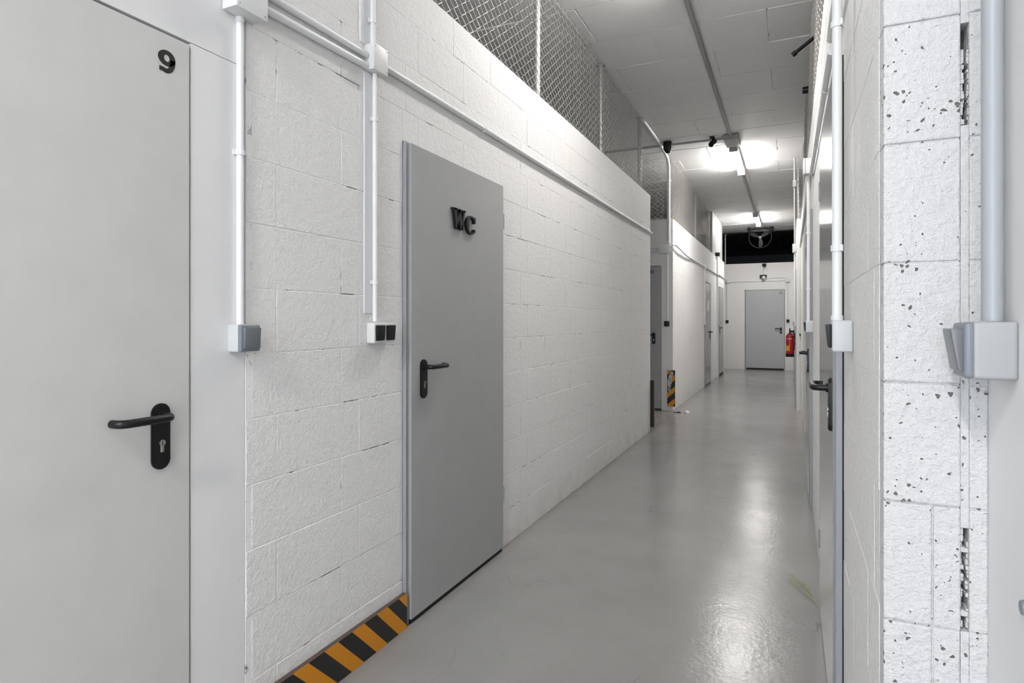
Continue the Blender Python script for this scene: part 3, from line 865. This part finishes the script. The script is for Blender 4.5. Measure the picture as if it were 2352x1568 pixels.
# right side
switch((0.288, 1.094, 1.258), RIGHT, 'large blue-grey switch in the right foreground on the smooth wall', body=M['box_fore'], w_=0.072, h=0.082, d=0.052, tilt=0.16)
conduit('conduit', [(0.2665, 1.092, 1.300), (0.2665, 1.092, CEIL - 0.002)], 0.0135, 'thick grey conduit at the right edge, above the foreground switch', m=M['pvc_grey'], wall_dir=(1, 0, 0))
conduit('conduit', [(0.2800, 1.135, 1.300), (0.2800, 1.135, CEIL - 0.002)], 0.0065, 'thin conduit beside the thick grey one at the right edge', m=M['pvc_grey'], wall_dir=(1, 0, 0))
switch((XR, 1.772, 1.262), RIGHT, 'light grey box switch with dark key on the right wall before the nearest right-hand door', w_=0.076, h=0.080, d=0.047, body=M['box'], rim=M['box'], rock=M['black'], tilt=0.1)
conduit('conduit', [(0.1095, 1.775, 1.302), (0.1095, 1.775, CEIL - 0.05)], 0.0118, 'large white upright conduit on the right wall before the nearest door', wall_dir=(1, 0, 0), m=M['pvc'],
        clips=[(0.1095, 1.775, 2.062), (0.1095, 1.775, 1.487)], sockets=[((0.1095, 1.775, 1.302), (0.1095, 1.775, 1.314))])
conduit('conduit', [(0.1225, 1.9, 2.225), (0.1225, 2.255, 2.225)], 0.014, 'first length of the conduit over the nearest right-hand door', wall_dir=(1, 0, 0), along='y')
conduit('conduit', [(0.1275, 2.36, 2.225), (0.1275, 3.4, 2.255), (0.1275, 4.555, 2.29)], 0.011, 'thin conduit over the nearest right-hand door running to the wall box', wall_dir=(1, 0, 0), along='y',
        clips=[(0.1275, 2.78, 2.237), (0.1275, 3.75, 2.266)])
junction((XR, 4.605, 2.345), RIGHT, 'white junction box on the right wall above the second conduit', 0.10, 0.105, 0.062)
conduit('conduit', [(0.113, 4.63, 1.302), (0.113, 4.63, 2.292)], 0.011, 'white upright conduit on the right wall between the two glossy doors', wall_dir=(1, 0, 0), clips=[(0.113, 4.63, 1.9), (0.113, 4.63, 1.52)])
switch((XR, 4.630, 1.262), RIGHT, 'light grey box switch between the two glossy right-hand doors', w_=0.076, h=0.080, d=0.047, body=M['box'], rim=M['box'], rock=M['black'], tilt=0.1)
conduit('conduit', [(0.1305, 4.66, 2.35), (0.1305, 6.5, 2.36), (0.1305, 9.70, 2.37)], 0.011, 'conduit along the right wall beyond the second junction box', wall_dir=(1, 0, 0), along='y')
junction((0.085, 9.86, 2.365), RIGHT, 'junction box on the right wall just past the wall step', 0.12, 0.12, 0.055)
conduit('conduit', [(0.060, 9.86, 1.302), (0.060, 9.86, 2.304)], 0.011, 'upright conduit on the right wall just past the wall step', wall_dir=(1, 0, 0), clips=[(0.06, 9.86, 1.8)])
conduit('conduit', [(0.060, 9.86, 2.427), (0.060, 9.86, 3.255)], 0.011, 'upright conduit between the two boxes just past the wall step on the right', wall_dir=(1, 0, 0), m=M['lamp_base'])
junction((0.085, 9.86, 3.31), RIGHT, 'small grey box high on the right netting past the wall step', 0.10, 0.10, 0.05, m=M['lamp_base'])
conduit('conduit', [(0.060, 9.86, 3.365), (0.060, 9.86, CEIL - 0.02)], 0.011, 'short grey conduit from the high grey box to the ceiling', wall_dir=(1, 0, 0), m=M['lamp_base'])
switch((0.085, 9.86, 1.262), RIGHT, 'pale switch on the right wall just past the wall step', w_=0.07, h=0.076, d=0.040, body=M['box'], rim=M['box'], rock=M['rim'])

# ------------------------------------------------------------------ hazard boards
bm = new(); bx(bm, XL + 0.0025, XL + 0.0215, 0.60 + 0.75, 2.166, 0.0, 0.147, 0.001)
hb = obj('hazard_board', bm, M['brown'])
tag(hb, 'low black and orange striped bumper board along the wall before the WC door', 'bumper board')
bm = new(); bx(bm, XL + 0.0216, XL + 0.0228, 1.352, 2.166, 0.001, 0.1465)
obj('striped_facing', bm, M['hazard'], hb)['label'] = 'orange and black diagonal stripes'
bm = new(); bx(bm, -1.622, -1.512, 8.972, 8.9965, 0.067, 0.588, 0.001)
hb = obj('hazard_board', bm, M['brown'])
tag(hb, 'upright striped board with torn sticker at the foot of the corner pier', 'bumper board')
bm = new(); bx(bm, -1.622, -1.512, 8.9705, 8.9718, 0.068, 0.587); obj('striped_facing', bm, M['hazard_pillar'], hb)
bm = new()
poly = [(-1.612, 0.30), (-1.578, 0.27), (-1.57, 0.36), (-1.552, 0.42), (-1.558, 0.47), (-1.534, 0.53), (-1.545, 0.575), (-1.585, 0.55), (-1.60, 0.49), (-1.615, 0.44), (-1.606, 0.37)]
prism(bm, poly, 8.969, 8.9704); obj('sticker', bm, M['sticker'], hb)['label'] = 'torn pale and violet sticker'
bm = new(); bx(bm, -1.62, -1.460, 7.218, 7.235, 0.05, 0.60, 0.001)
hb = obj('hazard_board', bm, M['black_flat'])
tag(hb, 'upright corner board seen edge-on at the end of the long left wall', 'bumper board')
bm = new(); bx(bm, -1.4598, -1.4585, 7.219, 7.262, 0.06, 0.59); obj('edge_strip', bm, plain('rust_strip', (0.22, 0.09, 0.05), 0.6), hb)

# ------------------------------------------------------------------ chain-link netting
def netting(bm, origin, along, length, z0, z1, a=0.0425, h=0.031, r=0.0017, sides=3, drift=0.004):
    o_ = Vector(origin); al = Vector(along)
    nr = Vector((al.y, -al.x, 0))
    n = int(length / a); lv = int((z1 - z0) / h)
    for i in range(n):
        pts = []
        for j in range(lv + 1):
            s = (i + ((i + j) % 2)) * a
            side = 1 if (i + j) % 2 else -1
            b_ = drift * math.sin(s * 3.1 + j * 0.17) 
            pts.append(o_ + al * s + Vector((0, 0, min(z1, z0 + j * h))) + nr * (0.0016 * side + b_))
        tube(bm, pts, r, sides, caps=False)

def fence(label, origin, along, length, z0, z1, posts, m=None, pm=None, **kw):
    r = root('wire_fence', (origin[0], origin[1], z0), 0, label, 'fence')
    O = Vector((origin[0], origin[1], z0)); al = Vector(along)
    bm = new(); netting(bm, (0, 0, 0), along, length, 0, z1 - z0, **kw)
    w_ = obj('netting', bm, m or M['wire'], r); w_['kind'] = 'stuff'
    for p in posts:
        bm = new(); c = al * p
        c = c + Vector((-al.y, al.x, 0)) * 0.03
        cyl(bm, (c.x, c.y, 0.0), (c.x, c.y, z1 - z0 - 0.002), 0.022, n=18)
        cyl(bm, (c.x, c.y, z1 - z0 - 0.012), (c.x, c.y, z1 - z0 - 0.002), 0.045, n=18)
        cyl(bm, (c.x, c.y, z1 - z0 - 0.14), (c.x, c.y, z1 - z0 - 0.12), 0.027, n=18)
        obj('post', bm, pm or M['galv'], r, True)
    for zz in (0.03, z1 - z0 - 0.03):
        bm = new(); a_ = al * 0.0; b_ = al * length
        tube(bm, [(a_.x, a_.y, zz), (b_.x, b_.y, zz)], 0.002, 6); obj('tension_wire', bm, m or M['wire'], r)
    return r

fence('diamond wire netting above the long left wall, four upright tubes', (-1.60, 1.8, 0), (0, 1, 0), 5.45, WT + 0.002, CEIL - 0.004, [0.4, 2.2, 3.79, 5.42])
fence('diamond wire netting above the second left wall, beyond the side passage', (-1.60, 9.08, 0), (0, 1, 0), 4.95, WT + 0.002, CEIL - 0.004, [2.78, 4.90], drift=0.002)
fence('diamond wire netting across the side passage above door 31', (-4.2, 9.10, 0), (1, 0, 0), 2.55, WT + 0.002, CEIL - 0.004, [])
fence('rough pale wire netting above the right wall, seen edge-on', (0.165, 1.5, 0), (0, 1, 0), 8.15, WT + 0.002, CEIL - 0.004, [], drift=0.012, r=0.0022)
fence('wire netting coloured dark as a silhouette across the opening above the end wall', (-1.72, 17.70, 0), (1, 0, 0), 2.0, 2.852, CEIL - 0.036, [0.09], m=M['wire_silhouette'], pm=M['galv'], a=0.04, h=0.032)
fence('wire netting above the farther right wall', (0.11, 9.80, 0), (0, 1, 0), 7.7, WT + 0.002, CEIL - 0.004, [], r=0.0022)

# ------------------------------------------------------------------ ceiling lamps and conduits
def lamp(y0, label, x=-0.705, L=1.50, k=1.0):
    r = root('ceiling_lamp', (x, y0, CEIL), 0, label, 'lamp')
    bm = new(); bx(bm, -0.055, 0.055, 0, L, -0.050, -0.004, 0.006, 2); obj('housing', bm, M['lamp_base'], r)
    bm = new()
    prof = [(-0.047, -0.050), (-0.047, -0.068), (-0.036, -0.088), (-0.018, -0.098), (0.018, -0.098), (0.036, -0.088), (0.047, -0.068), (0.047, -0.050)]
    prism(bm, prof, 0.030, L - 0.030, 0.0)
    obj('diffuser', bm, glow(k), r)
    for yy in (0.004, L - 0.030):
        bm = new(); bx(bm, -0.053, 0.053, yy, yy + 0.026, -0.108, -0.05, 0.004, 2); obj('end_cap', bm, M['lamp_base'], r)
    for sx in (-0.05, 0.05):
        bm = new(); bx(bm, sx - 0.008, sx + 0.008, 0.05, 0.085, -0.085, -0.03, 0.002); obj('latch', bm, M['black'], r)
    return r
for y0, lab, k in ((-2.8, 'tube lamp on the ceiling behind the camera', 1.95), (2.98, 'tube lamp on the ceiling just above the picture', 0.75),
                (8.82, 'lit tube lamp on the ceiling by the side passage, the nearer of two in view', 1.3), (14.62, 'lit tube lamp on the ceiling in front of the round fan, the farther of two', 1.0)):
    lamp(y0, lab, k=k)
jr = root('junction_box', (-0.695, 8.52, CEIL), 0, 'grey ceiling junction box at the near end of the nearer lamp', 'junction box')
bm = new(); bx(bm, -0.095, 0.095, -0.20, 0.22, -0.062, -0.006, 0.012, 3); obj('housing', bm, M['lamp_base'], jr, True)
bm = new(); bx(bm, -0.090, 0.090, -0.195, 0.215, -0.074, -0.061, 0.005, 2); obj('lid', bm, M['lamp_base'], jr, True)
conduit('conduit', [(-0.705, 4.49, CEIL - 0.022), (-0.705, 8.31, CEIL - 0.022)], 0.019, 'ceiling conduit running up to the nearer lamp', m=M['lamp_base'], along='y')
conduit('conduit', [(-0.705, 10.33, CEIL - 0.022), (-0.705, 14.61, CEIL - 0.022)], 0.019, 'ceiling conduit between the two lamps', m=M['lamp_base'], along='y')
conduit('conduit', [(-2.4, 8.44, CEIL - 0.022), (-1.62, 8.44, CEIL - 0.022), (-0.79, 8.44, CEIL - 0.022)], 0.016, 'ceiling conduit crossing from the side passage to the junction box', m=M['lamp_base'], along='x')

# black detectors on the ceiling cross conduit
r = root('motion_sensor', (-1.50, 8.355, CEIL), 0, 'black rounded sensor under the ceiling above the side passage corner', 'sensor')
bm = new(); bx(bm, -0.055, 0.055, -0.05, 0.05, -0.12, -0.006, 0.012, 2); obj('housing', bm, M['black'], r, True)
bm = new(); t = bmesh.new(); bmesh.ops.create_uvsphere(t, u_segments=16, v_segments=10, radius=0.042); t.transform(Matrix.Translation((0, -0.01, -0.122))); merge(bm, t)
obj('lens', bm, M['black'], r, True)
r = root('spotlight', (-0.93, 8.37, CEIL), 0, 'small black spotlight left of the nearer tube lamp', 'spotlight')
bm = new(); bx(bm, -0.03, 0.03, -0.03, 0.03, -0.03, -0.005, 0.003); cyl(bm, (0, 0, -0.02), (0, 0, -0.06), 0.008); obj('bracket', bm, M['black'], r)
bm = new(); cyl(bm, (-0.01, -0.045, -0.115), (0.02, 0.05, -0.055), 0.036, n=18); obj('head', bm, M['black'], r, True)
# black rod-like spotlight and sensor poking out of the right netting
r = root('camera_rod', (0.165, 5.25, 3.45), 0, 'black tube-shaped camera poking out of the right netting near the ceiling', 'camera')
bm = new(); cyl(bm, (0.02, 0, 0.05), (-0.125, 0.02, -0.045), 0.014, n=14); obj('body', bm, M['black'], r, True)
bm = new(); cyl(bm, (-0.123, 0.02, -0.044), (-0.15, 0.024, -0.062), 0.020, n=14); obj('hood', bm, M['black'], r, True)
r = root('motion_sensor', (0.155, 6.3, 3.45), 0, 'small black round sensor on the right netting beyond the tube-shaped camera', 'sensor')
bm = new(); cyl(bm, (0.02, 0, 0), (-0.05, 0, 0), 0.035, 0.03, n=18); obj('housing', bm, M['black'], r, True)
# black camera on the corner between the second and third left walls
r = root('camera', (-1.52, 14.66, WT), 0, 'small black camera on top of the left wall before its last door', 'camera')
bm = new(); bx(bm, -0.05, 0.05, -0.07, 0.07, 0.002, 0.085, 0.01); obj('body', bm, M['black'], r)
bm = new(); cyl(bm, (0.0, -0.07, 0.045), (0.0, -0.10, 0.04), 0.028, n=16); obj('lens', bm, M['black'], r, True)
# emergency lamp and camera over the far door
r = root('emergency_lamp', (-0.655, YF, 2.455), 0, 'small white and black lamp on the far wall above the door', 'lamp')
bm = new(); bx(bm, -0.085, 0.085, -0.07, -0.002, 0.0, 0.075, 0.006); obj('housing', bm, M['black'], r)
bm = new(); cyl(bm, (0.01, -0.075, 0.005), (0.03, -0.11, -0.03), 0.05, 0.035, n=18); obj('head', bm, M['pvc'], r, True)
bm = new(); cyl(bm, (-0.01, -0.05, -0.06), (-0.01, -0.05, -0.1), 0.012); cyl(bm, (-0.01, -0.05, 0.0), (-0.01, -0.05, -0.06), 0.03, 0.012); obj('bracket', bm, M['rim'], r, True)
r = root('camera', (-0.63, YF, 2.79), 0, 'black camera on the far wall just under the dark opening', 'camera')
bm = new(); bx(bm, -0.05, 0.05, -0.06, -0.002, -0.035, 0.04, 0.01); obj('body', bm, M['black'], r)
bm = new(); cyl(bm, (0, -0.06, 0), (0, -0.12, -0.02), 0.03, n=16); obj('lens', bm, M['black'], r, True)
conduit('cable', [(-0.645, YF - 0.008, 2.742), (-0.650, YF - 0.008, 2.54)], 0.004, 'left of two thin cables between the far camera and lamp', wall_dir=(0, 1, 0))
conduit('cable', [(-0.565, YF - 0.008, 2.80), (-0.555, YF - 0.008, 2.6), (-0.590, YF - 0.008, 2.54)], 0.004, 'right of two thin cables between the far camera and lamp', wall_dir=(0, 1, 0))

# fan under the ceiling at the end
r = root('fan', (-0.705, 16.95, 3.46), 0, 'round clear fan hanging under the ceiling before the dark opening', 'fan')
bm = new()
tube(bm, [(0.275 * math.cos(R(a)), 0, 0.275 * math.sin(R(a))) for a in range(0, 361, 8)], 0.006, 8, caps=False)
tube(bm, [(0.262 * math.cos(R(a)), 0.06, 0.262 * math.sin(R(a))) for a in range(0, 361, 8)], 0.004, 8, caps=False)
obj('guard_ring', bm, M['ring'], r, True)
bm = new(); cyl(bm, (0, -0.035, 0), (0, 0.06, 0), 0.032, 0.045, n=20); obj('hub', bm, M['lamp_base'], r, True)
for k in range(3):
    a = R(-90 + 120 * k)
    bm = new()
    poly = []
    for t_, wd in ((0.03, 0.022), (0.10, 0.055), (0.18, 0.062), (0.25, 0.05)):
        poly.append((t_, wd))
    pts = [(t_, wd) for t_, wd in poly] + [(t_, -wd * 0.6) for t_, wd in reversed(poly)]
    pts = [(x_ * math.cos(a) - z_ * math.sin(a), x_ * math.sin(a) + z_ * math.cos(a)) for x_, z_ in pts]
    prism(bm, pts, 0.012, 0.016); obj('blade', bm, M['clear'], r)
for k in range(3):
    a = R(30 + 120 * k)
    bm = new(); cyl(bm, (0.03 * math.cos(a), -0.01, 0.03 * math.sin(a)), (0.27 * math.cos(a), 0, 0.27 * math.sin(a)), 0.003, n=8); obj('spoke', bm, M['ring'], r)
bm = new(); bx(bm, -0.31, 0.33, -0.02, 0.05, 0.205, 0.225, 0.003)
bx(bm, 0.235, 0.32, -0.04, 0.07, 0.13, 0.255, 0.008); bx(bm, -0.30, -0.235, -0.04, 0.07, 0.16, 0.255, 0.008)
obj('bracket', bm, M['black_flat'], r)

# ------------------------------------------------------------------ fire extinguisher on the right wall
r = root('fire_extinguisher', (-0.005, 13.1, 0.60), 0, 'red fire extinguisher with black foot hanging on the far right wall', 'extinguisher')
bm = new()
prof = [(0.0, 0.055), (0.072, 0.055), (0.075, 0.07), (0.075, 0.38), (0.066, 0.425), (0.042, 0.452), (0.022, 0.465), (0.0, 0.466)]
def lathe(bm, prof, n=28):
    rings = [[bm.verts.new((r_ * math.cos(2 * PI * i / n), r_ * math.sin(2 * PI * i / n), z_)) for i in range(n)] for r_, z_ in prof if r_ > 0]
    for a_, b_ in zip(rings, rings[1:]):
        for i in range(n): bm.faces.new((a_[i], a_[(i + 1) % n], b_[(i + 1) % n], b_[i]))
    bm.faces.new(rings[0]); bm.faces.new(rings[-1])
lathe(bm, prof); obj('cylinder', bm, M['red'], r, True)
bm = new(); lathe(bm, [(0.070, 0.0), (0.078, 0.004), (0.078, 0.062), (0.074, 0.066)]); obj('foot', bm, M['black'], r, True)
bm = new(); cyl(bm, (0, 0, 0.46), (0, 0, 0.51), 0.018, n=16); cyl(bm, (0, 0, 0.505), (0, 0, 0.56), 0.014, 0.008, n=12); obj('valve', bm, M['black'], r, True)
bm = new(); bx(bm, 0.01, 0.085, -0.009, 0.009, 0.482, 0.498, 0.002); bx(bm, 0.012, 0.08, -0.008, 0.008, 0.505, 0.516, 0.002); obj('grip', bm, M['black'], r)
bm = new(); tube(bm, [(0.015, 0, 0.487), (0.055, -0.03, 0.48), (0.083, -0.045, 0.42), (0.086, -0.045, 0.30), (0.082, -0.042, 0.14)], 0.009, 12); obj('hose', bm, M['black'], r, True)
bm = new()
for a0_, a1_, z0_, z1_, rr in ((-150, -95, 0.12, 0.22, 0.0758),):
    vs = [(rr * math.cos(R(a)), rr * math.sin(R(a))) for a in range(a0_, a1_ + 1, 11)]
    for p, q in zip(vs, vs[1:]):
        bm.faces.new([bm.verts.new((*p, z0_)), bm.verts.new((*q, z0_)), bm.verts.new((*q, z1_)), bm.verts.new((*p, z1_))])
obj('label_strip', bm, M['yellow'], r)
bm = new()
vs = [(0.0759 * math.cos(R(a)), 0.0759 * math.sin(R(a))) for a in range(-130, -60, 10)]
for p, q in zip(vs, vs[1:]):
    bm.faces.new([bm.verts.new((*p, 0.345)), bm.verts.new((*q, 0.345)), bm.verts.new((*q, 0.36)), bm.verts.new((*p, 0.36))])
obj('label_strip', bm, M['paper'], r)
bm = new(); bx(bm, 0.06, 0.089, -0.02, 0.02, 0.43, 0.47, 0.002); bx(bm, 0.0, 0.066, -0.006, 0.006, 0.455, 0.463); obj('bracket', bm, M['black'], r)

# ------------------------------------------------------------------ litter
r = root('litter', (-1.37, 8.86, 0), 0, 'crumpled white paper lying before the corner pier by door 31', 'litter')
bm = new(); t = bmesh.new(); bmesh.ops.create_icosphere(t, subdivisions=2, radius=0.045)
for v in t.verts:
    v.co *= random.uniform(0.7, 1.15); v.co.z = abs(v.co.z) * 0.8 + 0.001
t.transform(Matrix.Translation((0.045, 0.0, 0)))
merge(bm, t); o = obj('paper', bm, M['paper'], r)
r = root('litter', (-1.375, 8.86, 0), 0, 'small dark brown lump beside the crumpled white paper', 'litter')
bm = new(); t = bmesh.new(); bmesh.ops.create_icosphere(t, subdivisions=2, radius=0.028)
for v in t.verts:
    v.co *= random.uniform(0.7, 1.15); v.co.z = abs(v.co.z) * 0.8 + 0.001
t.transform(Matrix.Translation((-0.055, -0.03, 0))); merge(bm, t)
cyl(bm, (-0.14, -0.02, 0.005), (-0.06, -0.03, 0.005), 0.005); obj('lump', bm, M['brown'], r)
# straw tuft on the floor by the right wall
bm = new()
random.seed(5)
A = Vector((-0.015, 3.42, 0.004)); B = Vector((0.117, 3.09, 0.004))
for i in range(13):
    q = random.random()
    off = random.uniform(-1, 1)
    pts = []
    s0 = random.uniform(0.0, 0.25); s1 = random.uniform(0.45, 1.0) if i > 5 else 1.0
    for k in range(7):
        t_ = s0 + (s1 - s0) * k / 6
        spread = 0.036 * math.sin(PI * min(1, t_ * 1.15)) * (1 - 0.6 * t_)
        p = A.lerp(B, t_) + Vector((off * spread + 0.012 * math.sin(t_ * 3), off * spread * 0.8, 0.004 + 0.012 * random.random() * (1 - t_)))
        pts.append(p)
    tube(bm, pts, 0.0008, 4)
o = obj('straw_tuft', bm, M['grass']); tag(o, 'tuft of yellow-green straw on the floor by the nearest right-hand door', 'straw')

# repeats share a group
GROUPS = {'conduit': 'surface conduits and cables on walls and ceiling', 'switch': 'light switches along the corridor', 'junction box': 'junction boxes on the conduits',
          'lamp': 'corridor lamps', 'bumper board': 'hazard-striped bumper boards', 'fence': 'wire netting above the walls', 'camera': 'small black cameras',
          'sensor': 'black ceiling sensors', 'door': 'storage and toilet doors along the corridor', 'litter': 'litter by the corner pier'}
for o in SC.objects:
    if o.parent is None and o.get('category') in GROUPS:
        o['group'] = GROUPS[o['category']]
